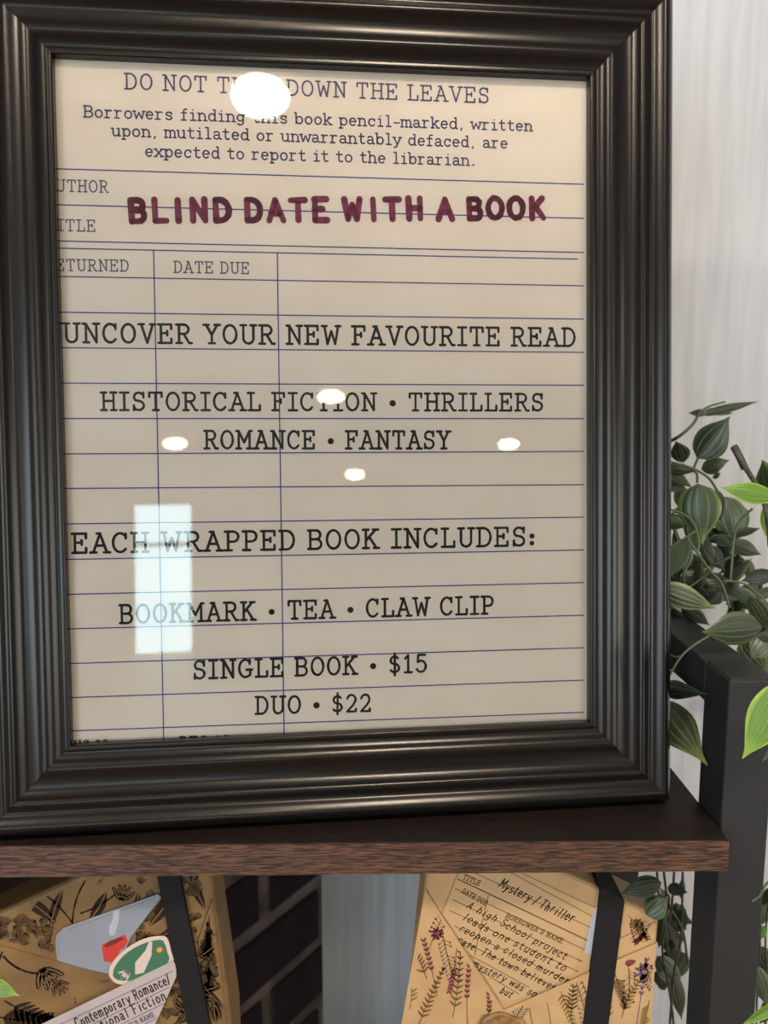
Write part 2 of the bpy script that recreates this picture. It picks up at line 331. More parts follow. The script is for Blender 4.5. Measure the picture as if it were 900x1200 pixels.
# ------------------------------------------------------------------ picture frame
FC = Vector((-.01828, .42634, -.0061)); fy, fl = math.radians(5.459), math.radians(5.691)
EX = Vector((math.cos(fy), math.sin(fy), 0)); FN0 = Vector((math.sin(fy), -math.cos(fy), 0))
EU = Vector((0,0,1))*math.cos(fl) - FN0*math.sin(fl)
front = Plane(FC, EX, EU)                       # sight edge of the moulding
HW, HH, MW = .267/2, .3362/2, .0435
glass_pl = Plane(front.P(0, 0, -.0045), EX, EU)
card_pl = Plane(front.P(0, 0, -.0056), EX, EU)
BACKH = -.016
SHELF_Z = front.P(0, -HH-MW, BACKH).z
base = front.P(0, -HH-MW, BACKH)
frame = empty('picture_frame', base)
tag(frame, 'large black ridged picture frame holding a printed library card sign, leaning on the shelf', 'picture frame')
core = [(3.3,-.3),(4.6,-.1),(6.5,.9),(8.5,2.6),(10.6,3.5),(12.6,3.2),(15,2.4),(18,2.1),(21,2.5),(23.5,4.2),(25.3,6.0),(27,6.3),(28.8,5.6),(30.3,5.1),(31.8,5.4),(34,7.2),(36.6,8.6),(38.6,8.2),(41,6.1),(43,2.8)]
core = [(v.x, v.y) for v in spline([Vector((a, b)) for a, b in core], 4)]
prof = [(0,-4.4),(0,-.4),(.25,0),(.7,.35),(1.6,.45),(2.5,.35),(2.9,0)] + core + [(43.5,1.6),(43.5,-16),(4,-16),(4,-6.6),(0,-6.6)]
def rail(ax, sgn):
    mb = MB(); n = len(prof); vs = []
    for e in (-1, 1):
        for t, hh in prof:
            t *= .001; hh *= .001; gapm = .00012
            if ax == 'v': u, v = sgn*(HW+t), e*(HH+t-gapm)
            else: u, v = e*(HW+t-gapm), sgn*(HH+t)
            vs.append(front.P(u, v, hh))
    fs = []
    flip = (ax == 'v') == (sgn > 0)
    for i in range(n):
        q = (i, (i+1) % n, n+(i+1) % n, n+i); fs.append(tuple(reversed(q)) if flip else q)
    fs += [tuple(range(n)), tuple(reversed(range(n, 2*n)))]
    mb.add(vs, fs); o = mb.build('frame_rail', M['moulding'], frame, smooth=32)
    bm = bmesh.new(); bm.from_mesh(o.data); bmesh.ops.recalc_face_normals(bm, faces=bm.faces); bm.to_mesh(o.data); bm.free(); return o
for ax in 'vh':
    for sg in (-1, 1): rail(ax, sg)
gm = bpy.data.materials.new('picture_glass'); gm.use_nodes = True; N = gm.node_tree.nodes; N.clear(); L = gm.node_tree.links
fr = N.new('ShaderNodeFresnel'); fr.inputs[0].default_value = 1.62
tb = N.new('ShaderNodeBsdfTransparent'); tb.inputs[0].default_value = (.97,.98,.97,1); gb = N.new('ShaderNodeBsdfGlossy'); gb.inputs['Roughness'].default_value = .0
mx = N.new('ShaderNodeMixShader'); ou = N.new('ShaderNodeOutputMaterial')
L.new(fr.outputs[0], mx.inputs[0]); L.new(tb.outputs[0], mx.inputs[1]); L.new(gb.outputs[0], mx.inputs[2]); L.new(mx.outputs[0], ou.inputs[0])
mb = MB(); e = .003
mb.add([glass_pl.P(*q) for q in ((-HW-e,-HH-e),(HW+e,-HH-e),(HW+e,HH+e),(-HW-e,HH+e))], [(0,1,2,3)])
mb.build('glass', gm, frame)
mb = MB(); mb.prism([card_pl.P(*q) for q in ((-HW-e,-HH-e),(HW+e,-HH-e),(HW+e,HH+e),(-HW-e,HH+e))], card_pl.n, .0004)
card = mb.build('card', M['card'], frame); card['label'] = 'cream library card print with blue rules'
mb = MB(); mb.prism([front.P(u, v, -.0068) for u, v in ((-HW-.0035,-HH-.0035),(HW+.0035,-HH-.0035),(HW+.0035,HH+.0035),(-HW-.0035,HH+.0035))], card_pl.n, .008)
mb.build('backing_board', M['plain_black'], frame)

mb = MB(); ft = front.P(0, .03, -.0152); fb = Vector((ft.x, ft.y+.075, SHELF_Z+.0005)); wv = EX*.03; dd = (fb-ft).normalized()
mb.prism([ft-wv*.6, ft+wv*.6, fb+wv, fb-wv], dd.cross(EX).normalized(), .003)
mb.build('easel_strut', M['plain_black'], frame)
mb = MB(); lw = .0006
for a, b in (((60,197.7),(684,216)), ((60,239.8),(684,256)), ((60,282.3),(684,296)), ((60,290.7),(677,303.7)), ((60,323.8),(684,335)),
             ((60,365.8),(684,374)), ((60,407.4),(684,413)), ((60,449),(684,451.5)), ((60,490.5),(684,490.7)), ((60,532.1),(684,529)),
             ((62,572.6),(684,568)), ((64,614.2),(684,606)), ((66,655.8),(684,644.5)), ((68,696.8),(684,682.7)), ((69,737.3),(684,721)),
             ((70,777.9),(684,759)), ((71,817.9),(684,797)), ((71,857),(684,834.7)), ((180,293),(192,872)), ((325,296.5),(333,868))):
    rule(mb, card_pl, a, b, lw)
mb.build('ruled_lines', M['ink_rule'], card)
PB = dict(parent=card)
for s, a, b, cap, m, th, kw in (
    ('DO NOT TURN DOWN THE LEAVES', (145,105), (574,121.7), 20, 'ink_blue', .105, {}),
    ('Borrowers finding this book pencil-marked, written', (97.5,138), (625,154.5), 15, 'ink_blue', .13, dict(mono=.56, gap=.08)),
    ('upon, mutilated or unwarrantably defaced, are', (130,160), (596,174.6), 15, 'ink_blue', .13, dict(mono=.56, gap=.08)),
    ('expected to report it to the librarian.', (169,184), (559,195), 15, 'ink_blue', .13, dict(mono=.56, gap=.08)),
    ('AUTHOR', (52,224.6), (128,226.3), 15, 'ink_blue', .105, {}),
    ('TITLE', (54,270.6), (113,272), 14.5, 'ink_blue', .105, {}),
    ('RETURNED', (52,317.6), (152,318.6), 14.5, 'ink_blue', .105, {}),
    ('DATE DUE', (203,320), (293,321.5), 14.5, 'ink_blue', .105, {}),
    ('UNCOVER YOUR NEW FAVOURITE READ', (73,402.5), (676,407), 25, 'ink_black', .125, {}),
    ('HISTORICAL FICTION * THRILLERS', (117,482), (638,482.5), 23.5, 'ink_black', .125, {}),
    ('ROMANCE * FANTASY', (238,527), (529,527), 23.5, 'ink_black', .125, {}),
    ('EACH WRAPPED BOOK INCLUDES:', (83,649.5), (629,640.5), 25.5, 'ink_black', .125, {}),
    ('BOOKMARK * TEA * CLAW CLIP', (139,731.8), (580,720.3), 24, 'ink_black', .125, {}),
    ('SINGLE BOOK * $15', (225,796.8), (502,788.5), 23.5, 'ink_black', .125, {}),
    ('DUO * $22', (298,838), (436,834.5), 22.5, 'ink_black', .125, {}),
    ('AUG 25', (76,881.5), (128,880), 14, 'ink_black', .1, {}),
    ('DEC 05', (210,876.5), (270,875), 14, 'ink_black', .1, {})):
    write(card_pl, s, a, b, cap, M[m], card, th=th, **kw)
o = write(card_pl, 'BLIND DATE WITH A BOOK', (148,263.5), (643,259), 32, M['ink_maroon'], card, th=.235, serif=False, gap=.2, space=.34, jit=.025, vary=.12, hgt=.00014, nd=12)
o['label'] = 'thick maroon brush lettering'

# ------------------------------------------------------------------ shelf unit
sh = empty('shelf_unit', (0, 0, FLOOR_Z))
tag(sh, 'dark walnut shelf unit with black square metal posts, carrying the framed sign', 'shelf')
c0 = atz(855, 985.5, SHELF_Z); SX1, SY0 = c0.x, c0.y
c1 = at(854.5, 1021, SY0); TH = SHELF_Z - c1.z
SX0, SY1 = -.34, WALL_Y-.008
def board(z1, name='shelf_board'):
    mb = MB(); mb.box((SX0, SY0+.0008, z1-TH), (SX1, SY1, z1)); o = mb.build(name, M['wood_top'], sh, bevel=.0004)
    mb = MB(); mb.box((SX0, SY0, z1-TH+.0001), (SX1, SY0+.0008, z1-.0001)); e = mb.build('lit_edge', M['wood_edge_lit'], o); e['label'] = 'wood grain edge, brighter front light put into its brown'
    return o
board(SHELF_Z)
LOW_Z = SHELF_Z - .305
board(LOW_Z)
pq = atz(846, 970, SHELF_Z); PY0 = pq.y
PX0 = at(846.5, 940, PY0).x; PX1 = at(894.7, 1050, PY0).x; PZ = at(853, 797, PY0).z; PD = .03
for x0, x1 in ((PX0, PX1), (SX0-.003-(PX1-PX0), SX0-.003)):
    for y0 in (PY0, SY1-PD):
        mb = MB(); mb.box((x0, y0, FLOOR_Z), (x1, y0+PD, PZ-.0002)); mb.build('post', M['black_metal'], sh, bevel=.0012)
    RH = .022
    mb = MB(); mb.box((x0, PY0+PD, PZ-RH), (x1, SY1-PD, PZ)); mb.build('side_rail', M['black_metal'], sh, bevel=.0012)
    mb = MB(); mb.box((x0+.001, PY0+.001, PZ-.0006), (x1-.001, PY0+PD, PZ+.0004)); mb.build('post_cap', M['black_metal'], sh, bevel=.0004)
print('SHELF', SHELF_Z, SX1, SY0, TH, 'POST', PX0, PX1, PY0, PZ)

# ------------------------------------------------------------------ setting
def st(name, mb, m, **k): return tag(mb.build(name, m, **k), kind='structure')
WX = at(377.5, 1100, WALL_Y).x
mb = MB(); mb.box((WX, WALL_Y, FLOOR_Z), (RIGHT_X, WALL_Y+.12, CEIL_Z)); st('wall_front', mb, M['white_wall'])
# dark brick wall standing obliquely behind the white one; its courses are built brick by brick
ba = math.radians(34); bd = Vector((math.sin(ba), math.cos(ba), 0)); bn = Vector((math.cos(ba), -math.sin(ba), 0))
bo = at(320, 1100, .95); bo.z = 0
S0, S1 = -.42, .72                                # along -bd from far to near
def bp_(s, z, off): return bo - bd*s + bn*off + Vector((0, 0, z))
mb = MB()
mb.prism([bp_(S0,FLOOR_Z,0), bp_(S1,FLOOR_Z,0), bp_(S1,CEIL_Z,0), bp_(S0,CEIL_Z,0)], bn, .1)
bw = st('wall_brick', mb, M['mortar'])
CH, BH, BL, MJ = .086, .067, .205, .019
brick_me = {}
for r in range(-12, 18):
    z0 = -.454 + (r+4)*CH
    off0 = (BL+MJ)/2 if r % 2 else 0
    s = S0 + off0 - (BL+MJ)
    while s < S1:
        a, b = max(s, S0), min(s+BL, S1)
        if b-a > .03:
            q = MB(); v = random.uniform(0, .004)
            q.prism([bp_(a,z0,.004+v), bp_(b,z0,.004+v), bp_(b,z0+BH,.004+v), bp_(a,z0+BH,.004+v)], bn, .0035+v)
            q.build('brick', M['brick'], bw, bevel=.003)
        s += BL+MJ
e1 = bp_(S1, 0, 0)
mb = MB(); mb.box((LEFT_X, e1.y-.02, FLOOR_Z), (e1.x+.02, e1.y+.1, CEIL_Z)); st('wall_front_left', mb, M['room_wall'])
mb = MB(); mb.box((LEFT_X-.1, BACK_Y, FLOOR_Z), (LEFT_X, e1.y+.1, CEIL_Z)); st('wall_left', mb, M['room_wall'])
mb = MB(); mb.box((RIGHT_X, BACK_Y, FLOOR_Z), (RIGHT_X+.1, WALL_Y, CEIL_Z)); st('wall_right', mb, M['room_wall'])
mb = MB(); mb.box((LEFT_X-.1, BACK_Y-.2, FLOOR_Z-.1), (RIGHT_X+.1, 1.5, FLOOR_Z)); st('floor', mb, M['floor'])
mb = MB(); mb.box((LEFT_X-.1, BACK_Y-.2, CEIL_Z), (RIGHT_X+.1, 1.5, CEIL_Z+.1)); st('ceiling', mb, M['ceiling'])
mb = MB(); mb.box((LEFT_X-.1, BACK_Y-.1, FLOOR_Z), (RIGHT_X+.1, BACK_Y, CEIL_Z)); st('wall_back', mb, M['room_wall'])
M['daylight'] = emit_mat('daylight_pane', (.62, .86, .93, 1), WIN_E*1.75)
M['daylight_side'] = emit_mat('daylight_side_pane', (.74, .88, 1, 1), WIN_E)
M['fill_low'] = emit_mat('fill_low_pane', (.95, .95, .93, 1), WIN_E*.8)
def mirror(px, py):
    d = ray(px, py).normalized(); p = d*(glass_pl.o.dot(glass_pl.n)/d.dot(glass_pl.n)); return p, d - glass_pl.n*2*d.dot(glass_pl.n)
def mirror_y(px, py, Y): p, r = mirror(px, py); return p + r*((Y-p.y)/r.y)
def mirror_z(px, py, Z): p, r = mirror(px, py); return p + r*((Z-p.z)/r.z)
# the tall glazed shop window that the glass mirrors
a = mirror_y(158, 592, BACK_Y+.05); b = mirror_y(225, 770, BACK_Y+.05); mid = mirror_y(190, 638, BACK_Y+.05)
x0, x1 = sorted((a.x, b.x)); z0, z1 = b.z, a.z
mb = MB()
for bx in (((x0-.07, z0-.07), (x0, z1+.07)), ((x1, z0-.07), (x1+.07, z1+.07)), ((x0, z1), (x1, z1+.07)), ((x0, z0-.07), (x1, z0)), ((x0, mid.z-.03), (x1, mid.z+.03))):
    mb.box((bx[0][0], BACK_Y, bx[0][1]), (bx[1][0], BACK_Y+.06, bx[1][1]))
w1 = st('window_1', mb, M['room_wall'])
for za, zb in ((z0, mid.z-.03), (mid.z+.03, z1)):
    mb = MB(); mb.box((x0, BACK_Y+.01, za), (x1, BACK_Y+.02, zb)); mb.build('pane', M['daylight'], w1)
# shop window in the left wall
mb = MB(); wy0, wy1, wz0, wz1 = -8.0, -2.2, -1.0, .8
for p, q in (((wy0-.06, wz0-.06), (wy0, wz1+.06)), ((wy1, wz0-.06), (wy1+.06, wz1+.06)), ((wy0, wz1), (wy1, wz1+.06)), ((wy0, wz0-.06), (wy1, wz0)), (((wy0+wy1)/2-.02, wz0), ((wy0+wy1)/2+.02, wz1))):
    mb.box((LEFT_X, p[0], p[1]), (LEFT_X+.05, q[0], q[1]))
w2 = st('window_2', mb, M['white_paint'])
for ya, yb in ((wy0, (wy0+wy1)/2-.02), ((wy0+wy1)/2+.02, wy1)):
    mb = MB(); mb.box((LEFT_X+.01, ya, wz0), (LEFT_X+.02, yb, wz1)); mb.build('pane', M['daylight_side'], w2)
mb = MB(); wy0, wy1, wz0, wz1 = -5.6, -1.6, -1.2, .35  # added window in the right wall, made up to brighten the lower card
for p, q in (((wy0-.06, wz0-.06), (wy0, wz1+.06)), ((wy1, wz0-.06), (wy1+.06, wz1+.06)), ((wy0, wz1), (wy1, wz1+.06)), ((wy0, wz0-.06), (wy1, wz0)), (((wy0+wy1)/2-.02, wz0), ((wy0+wy1)/2+.02, wz1))):
    mb.box((RIGHT_X-.05, p[0], p[1]), (RIGHT_X, q[0], q[1]))
w3 = st('fill_window', mb, M['white_paint'])
for ya, yb in ((wy0, (wy0+wy1)/2-.02), ((wy0+wy1)/2+.02, wy1)):
    mb = MB(); mb.box((RIGHT_X-.02, ya, wz0), (RIGHT_X-.01, yb, wz1)); mb.build('pane', M['fill_low'], w3)
# ceiling lamps
M['lamp'] = emit_mat('lamp_diffuser', (1, .86, .6, 1), LAMP_E)
for (px, py, wpx, hpx, lab) in ((305,113,60,42,'nearest'), (388,465,32,14,'second'), (205,520,26,12,'left'), (596,521,23,12,'right'), (416,556,22,11,'farthest')):
    c = mirror_z(px, py, CEIL_Z-.05); dist = (c-glass_pl.o).length + .43; r = wpx/FPX*dist/2
    t = empty('ceiling_lamp', (c.x, c.y, CEIL_Z))
    tag(t, {'nearest':'round domed ceiling lamp nearest the framed sign', 'second':'round domed ceiling lamp, second from the framed sign', 'left':'round domed ceiling lamp on the window side of the far row',
            'right':'round domed ceiling lamp by the right wall', 'farthest':'round domed ceiling lamp farthest from the sign'}[lab], 'lamp', 'domed ceiling lamps')
    elev = math.asin(abs(mirror(px, py)[1].z))
    hz = math.sqrt(max(1e-4, (hpx/wpx*r)**2 - (r*math.sin(elev))**2))/math.cos(elev); zc = CEIL_Z-.05
    mb = MB(); n = 24; rings = [(math.cos(q), -math.sin(q)) for q in [math.radians(80-16*i) for i in range(11)]]
    vs = [(c.x+r*k*math.cos(2*math.pi*j/n), c.y+r*k*math.sin(2*math.pi*j/n), zc-hz*d) for k, d in rings for j in range(n)]
    fs = [(i*n+j, (i+1)*n+j, (i+1)*n+(j+1) % n, i*n+(j+1) % n) for i in range(len(rings)-1) for j in range(n)] + [tuple(range(10*n, 11*n)), tuple(reversed(range(n)))]
    mb.add(vs, fs); mb.build('diffuser', M['lamp'], t, smooth=60)
    mb = MB(); vs = [(c.x+r*.5*math.cos(2*math.pi*j/n), c.y+r*.5*math.sin(2*math.pi*j/n), z) for z in (CEIL_Z-.05, CEIL_Z-.0005) for j in range(n)]
    mb.add(vs, [tuple(reversed(range(n))), tuple(range(n, 2*n))]+[(j, (j+1) % n, n+(j+1) % n, n+j) for j in range(n)]); mb.build('rim', M['white_paint'], t)

# ------------------------------------------------------------------ wrapped books
def inside(poly, x, y):
    c = False; j = len(poly)-1
    for i in range(len(poly)):
        xi, yi = poly[i]; xj, yj = poly[j]
        if (yi > y) != (yj > y) and x < (xj-xi)*(y-yi)/(yj-yi)+xi: c = not c
        j = i
    return c
class Print:                                    # floral print clipped to a region of a sheet
    def __init__(s, pl, poly, hgt): s.pl = pl; s.poly = [tuple(pl.hit(*p)) for p in poly]; s.h = hgt; s.m = {}
    def mb(s, k): return s.m.setdefault(k, MB())
    def line(s, k, pts, r):
        seg = [p for p in pts]; run = []
        for p in seg:
            if inside(s.poly, p[0], p[1]): run.append(p)
            else:
                if len(run) > 1: ribbon(s.mb(k), s.pl, run, r, s.h, 5, .25)
                run = []
        if len(run) > 1: ribbon(s.mb(k), s.pl, run, r, s.h, 5, .25)
    def petal(s, k, c, a, l, w, dh=0):
        pts = []
        for i in range(10):
            t = 2*math.pi*i/10; x = l/2*math.cos(t); y = w/2*math.sin(t)*(1-.35*math.cos(t))
            pts.append((c[0]+x*math.cos(a)-y*math.sin(a), c[1]+x*math.sin(a)+y*math.cos(a)))
        if all(inside(s.poly, *p) for p in pts): blob(s.mb(k), s.pl, pts, s.h+dh)
    def hline(s, pts, r):
        s.h += .00004; s.line('hi', pts, r); s.h -= .00004
    def out(s, parent, mats):
        for k, b in s.m.items():
            if b.f: tag(b.build('floral_print', mats[k], parent), kind='stuff')
def curve_pts(p, a, ln, bend, n=12):
    pts = [Vector(p)]
    for i in range(n):
        a2 = a + bend*(i/n); pts.append(pts[-1] + Vector((math.cos(a2), math.sin(a2)))*ln/n)
    return pts
def sprig(P, p, a, ln, kind, ks, kf, sc=1.0):
    pts = curve_pts(p, a, ln, random.uniform(-.7, .7)); P.line(ks, pts, .00022*sc)
    n = len(pts)
    for i in range(2, n):
        d = (pts[i]-pts[i-1]).normalized(); an = math.atan2(d.y, d.x)
        if kind == 'fern':
            for sg in (-1, 1):
                q = pts[i] + Vector((math.cos(an+sg*.9), math.sin(an+sg*.9)))*.0016*sc*(1.4-i/n)
                P.petal(ks, q, an+sg*.9, .0036*sc*(1.4-i/n), .0010*sc)
        elif kind == 'lavender' and i > n*.45:
            for sg in (-1, 1): P.petal(kf, pts[i]+Vector((-d.y, d.x))*sg*.0007*sc, an+sg*.5, .0024*sc, .0011*sc)
        elif kind == 'berry':
            for sg in (-1, 1):
                if random.random() < .75:
                    q = curve_pts(pts[i], an+sg*.8, .0035*sc, sg*.3, 4); P.line(ks, q, .00013*sc); P.petal(kf, q[-1], an, .0014*sc, .0011*sc)
    if kind == 'fern': P.petal(ks, pts[-1], a, .003*sc, .0009*sc)
def flower(P, p, r, ks, kf):
    for k in range(9):
        a = 2*math.pi*k/9+random.uniform(-.1, .1)
        P.petal(kf, Vector(p)+Vector((math.cos(a), math.sin(a)))*r*.62, a, r*.75, r*.36)
        P.line(ks, [Vector(p)+Vector((math.cos(a), math.sin(a)))*r*q for q in (.25, .6, .95)], r*.03)
    P.petal(ks, p, 0, r*.4, r*.4, .00002)
def tulip(P, p, a, r):
    """ engraved tulip head: outlined, hatched petals """
    for k in (-1.0, -.45, 0, .45, 1.0):
        c = Vector(p)+Vector((math.cos(a+k), math.sin(a+k)))*r*.45
        P.petal('ink2', c, a+k*.8, r*1.25, r*.5)
    for k in (-.8, -.3, .3, .8):
        c = Vector(p)+Vector((math.cos(a+k), math.sin(a+k)))*r*.5
        for j in (-1, 0, 1):
            d = Vector((-math.sin(a+k*.8), math.cos(a+k*.8)))*r*.13*j
            v = Vector((math.cos(a+k*.8), math.sin(a+k*.8)))
            P.hline([c+d-v*r*.42, c+d*1.5, c+d+v*r*.42], r*.028)
def longleaf(P, p, a, ln, w, bend):
    pts = curve_pts(p, a, ln, bend, 10); lo, hi = [], []
    for i, q in enumerate(pts):
        d = (pts[min(i+1, 10)]-pts[max(i-1, 0)]).normalized(); n = Vector((-d.y, d.x))*w*math.sin(math.pi*min(1, i/10+.04))*.5
        lo.append(q-n); hi.append(q+n)
    for a_, b_, c_, d_ in zip(lo, lo[1:], hi[1:], hi):
        if all(inside(P.poly, *q) for q in (a_, b_, c_, d_)): blob(P.mb('ink2'), P.pl, [a_, b_, c_, d_], P.h)
    P.hline(pts, w*.05)
def pt3(pl, q, hh=0):
    v = pl.hit(*q); return pl.P(v.x, v.y, hh)
def sheet(pl, poly, h0, th, name, m, parent, **k):   # a polygon outlined in the photo, cut from sheet material lying on the plane
    mb = MB(); mb.prism([pt3(pl, q, h0+th) for q in poly], pl.n, th); return mb.build(name, m, parent, **k)

BK_Y = SY0 + .03
bplane = Plane((0, BK_Y, 0), (1, 0, 0), (0, 0, 1))
# lower board's top seen on the book plane: the books stand on it
def foot(px): 
    lo, hi = 1100, 1600
    for _ in range(40):
        mdl = (lo+hi)/2
        if at(px, mdl, BK_Y).z > LOW_Z: lo = mdl
        else: hi = mdl
    return (px, lo)

# --- right book, pale kraft
rb_poly = [(503,978), (620,1004), (700,1040), (773,1076), (762,1225), foot(752), foot(447)]
BT = .028
rc = foot(600); rp = at(*rc, BK_Y)
rbk = empty('wrapped_book', (rp.x, rp.y+BT/2, LOW_Z))
tag(rbk, 'book wrapped in pale kraft paper with plum wildflower print and wax seal, under the shelf', 'book', 'wrapped books on the lower shelf')
body = sheet(bplane, rb_poly, -BT, BT, 'paper_wrap', M['kraft_pale'], rbk, bevel=.003)
pocket_poly = [(498,1041), (520,1075), (552,1124), (590,1182), (640,1160), (700,1133), (768,1104), (761,1225), (750,foot(750)[1]-3), (449,foot(449)[1]-3), (470,1200)]
pk = sheet(bplane, pocket_poly, .0009, .0003, 'pocket_flap', M['kraft_pale'], rbk)
pr = Print(bplane, [(505,1032), (735,1066), (769,1080), (762,1200), (757,1290), (462,1290), (478,1190), (497,1055)], .0014)
prb = Print(bplane, [(700,1060), (769,1082), (766,1100), (706,1126)], .00008)
for P in (pr,):
    P.poly = [tuple(bplane.hit(*p)) for p in [(500,1050), (552,1130), (590,1186), (640,1164), (700,1137), (766,1110), (760,1200), (752,1300), (458,1300), (476,1190)]]
U = lambda x, y: tuple(bplane.hit(x, y))
for x, y, a, l, kd, ks, kf in (
    (503,1110,75,.03,'berry','olive','plum'), (512,1165,100,.034,'lavender','olive','plum'), (530,1190,80,.042,'fern','brown','brown'),
    (548,1200,95,.036,'lavender','olive','plum'), (490,1200,70,.036,'fern','brown','brown'), (565,1210,70,.03,'lavender','olive','plum'),
    (535,1110,-95,.026,'lavender','olive','plum'), (518,1090,-80,.028,'berry','brown','mauve'), (575,1180,-110,.02,'fern','olive','brown'),
    (620,1180,-80,.026,'lavender','olive','plum'), (640,1172,-75,.03,'lavender','olive','mauve'), (668,1190,85,.03,'fern','brown','brown'),
    (655,1155,-70,.03,'fern','olive','olive'), (680,1145,-65,.026,'lavender','olive','plum'), (600,1196,60,.02,'berry','brown','mauve'),
    (728,1190,80,.03,'fern','olive','olive'), (745,1200,85,.04,'lavender','mauve','mauve'), (735,1128,-80,.022,'berry','brown','plum'),
    (720,1140,-70,.02,'fern','brown','brown'), (760,1170,-95,.02,'fern','olive','olive'), (755,1120,-85,.02,'berry','plum','plum'),
    (712,1200,95,.035,'fern','olive','olive'), (690,1210,100,.035,'berry','brown','mauve'), (480,1180,80,.03,'fern','olive','olive'), (500,1145,110,.026,'fern','brown','brown')):
    sprig(pr, U(x, y), math.radians(a), l, kd, ks, kf, 1.1)
flower(pr, U(755,1137), .0062, 'mauve', 'mauve'); flower(pr, U(512,1092), .004, 'plum', 'plum')
for x, y in ((728,1122), (738,1126)): pr.petal('plum', Vector(U(x, y)), .3, .006, .0036)
mats = dict(olive=M['fl_olive'], brown=M['ink_brown'], plum=M['fl_purple'], mauve=M['fl_mauve'])
pr.out(rbk, mats)
for x, y, a, l, kd in ((740,1100,50,.02,'berry'), (735,1072,-40,.02,'fern'), (762,1082,-110,.014,'lavender'), (745,1068,-90,.02,'berry')):
    sprig(prb, U(x, y), math.radians(a), l, kd, 'brown', 'plum', 1.1)
prb.out(rbk, mats)
mb = MB()                                        # fold creases of the wrapping, their shade drawn as brown lines
for a, b in (((721,1102),(768,1080)), ((727,1062),(727,1098))): rule(mb, bplane, a, b, .0005, .00009)
mb.build('crease_shade', M['ink_brown'], rbk)
# wax seal
mb = MB(); cs = bplane.hit(588, 1201); n = 26; vs = []
for k, (rr, hh) in enumerate(((1.0, .0014), (1.0, .0024), (.9, .0032), (.82, .0032), (.78, .0024), (0, .0024))):
    for j in range(n):
        a = 2*math.pi*j/n; w = 1 + (.09*math.sin(3*a+1)+.05*math.sin(5*a)) * (1 if k < 3 else .2)
        vs.append(bplane.P(cs.x+.0115*rr*w*math.cos(a), cs.y+.0092*rr*w*math.sin(a), hh))
mb.add(vs, [(k*n+j, k*n+(j+1) % n, (k+1)*n+(j+1) % n, (k+1)*n+j) for k in range(5) for j in range(n)])
mb.build('wax_seal', M['wax'], rbk, smooth=50)
# straps run right round the book
def strap(poly, front_h, T, parent): 
    o = sheet(bplane, poly, -T-.0006, T+.0006+front_h, 'elastic_strap', M['strap'], parent, bevel=.0003)
strap([(702,1048), (731,1059), (728,1030)] if False else [(697,1045), (726,1057), (697,1200), (669,1200+0)] if False else [(703,1038), (731,1053), (712,1200), (694,foot(694)[1]), (662,foot(662)[1]), (682,1200)], .0019, BT, rbk)
# library card tucked in the pocket
rcard = empty('library_card', pt3(bplane, (610,1100), .0005))
tag(rcard, 'buff library card with handwritten mystery and thriller blurb tucked in the floral pocket', 'card', 'handwritten library cards')
cpoly = [(549,994), (697,1063), (672,1138), (655,1150), (592,1176), (585,1170), (545,1108), (518,1070)]
cb = sheet(bplane, cpoly, .0004, .0003, 'card_sheet', M['card_kraft'], rcard)
H1 = .00076
mb = MB()
for a, b, w in (((548,1018),(692,1086),.0004), ((536,1029),(688,1101),.0007), ((533,1040),(685,1112),.0004), ((530,1053),(682,1126),.0004), ((527,1066),(678,1138),.0004), ((532,1084),(660,1146),.0004), ((540,1101),(640,1151),.0004), ((550,1118),(620,1156),.0004), ((560,1135),(608,1164),.0004), ((560,1001),(694,1073),.0004), ((572,1048),(556,1118),.0004)):
    rule(mb, bplane, a, b, w, H1)
mb.build('ruled_lines', M['ink_brown'], rcard)
for s, a, b, cap in (("TITLE", (541,1029), (561,1038), 7), ("DATE DUE", (540,1045), (569,1061), 6.5), ("BORROWER'S NAME", (591,1074), (658,1105), 6.5)):
    write(bplane, s, a, b, cap, M['ink_brown'], rcard, th=.14, hgt=H1+.00003, name='printed_heading')
HW_ = dict(serif=False, slant=.2, jit=.05, gap=.16, space=.5, th=.11, hgt=H1+.00005, name='handwriting')
for s, a, b, cap in (("Mystery / Thriller", (582,1038), (669,1081), 12), ("A high School project", (545,1062), (661,1124), 9.5), ("leads one student to", (540,1076), (660,1138), 9.5),
                     ("reopen a closed murder", (536,1089), (664,1153), 9.5), ("case. The town believes", (534,1103), (648,1160), 9.5), ("mystery was so", (551,1131), (626,1168), 9.5), ("but", (584,1162), (598,1169), 9.5)):
    write(bplane, s, a, b, cap, M['ink_hand'], rcard, **HW_)
o = empty('tea_sachet', pt3(bplane, (690,1090), 0)); tag(o, 'white sachet edge peeping out beside the right black strap behind the card', 'tea sachet', 'tea sachets')
sheet(bplane, [(694,1066), (700,1062), (716,1068), (706,1119), (684,1116), (686,1108)], .00005, .0003, 'sachet_body', M['pouch_light'], o)

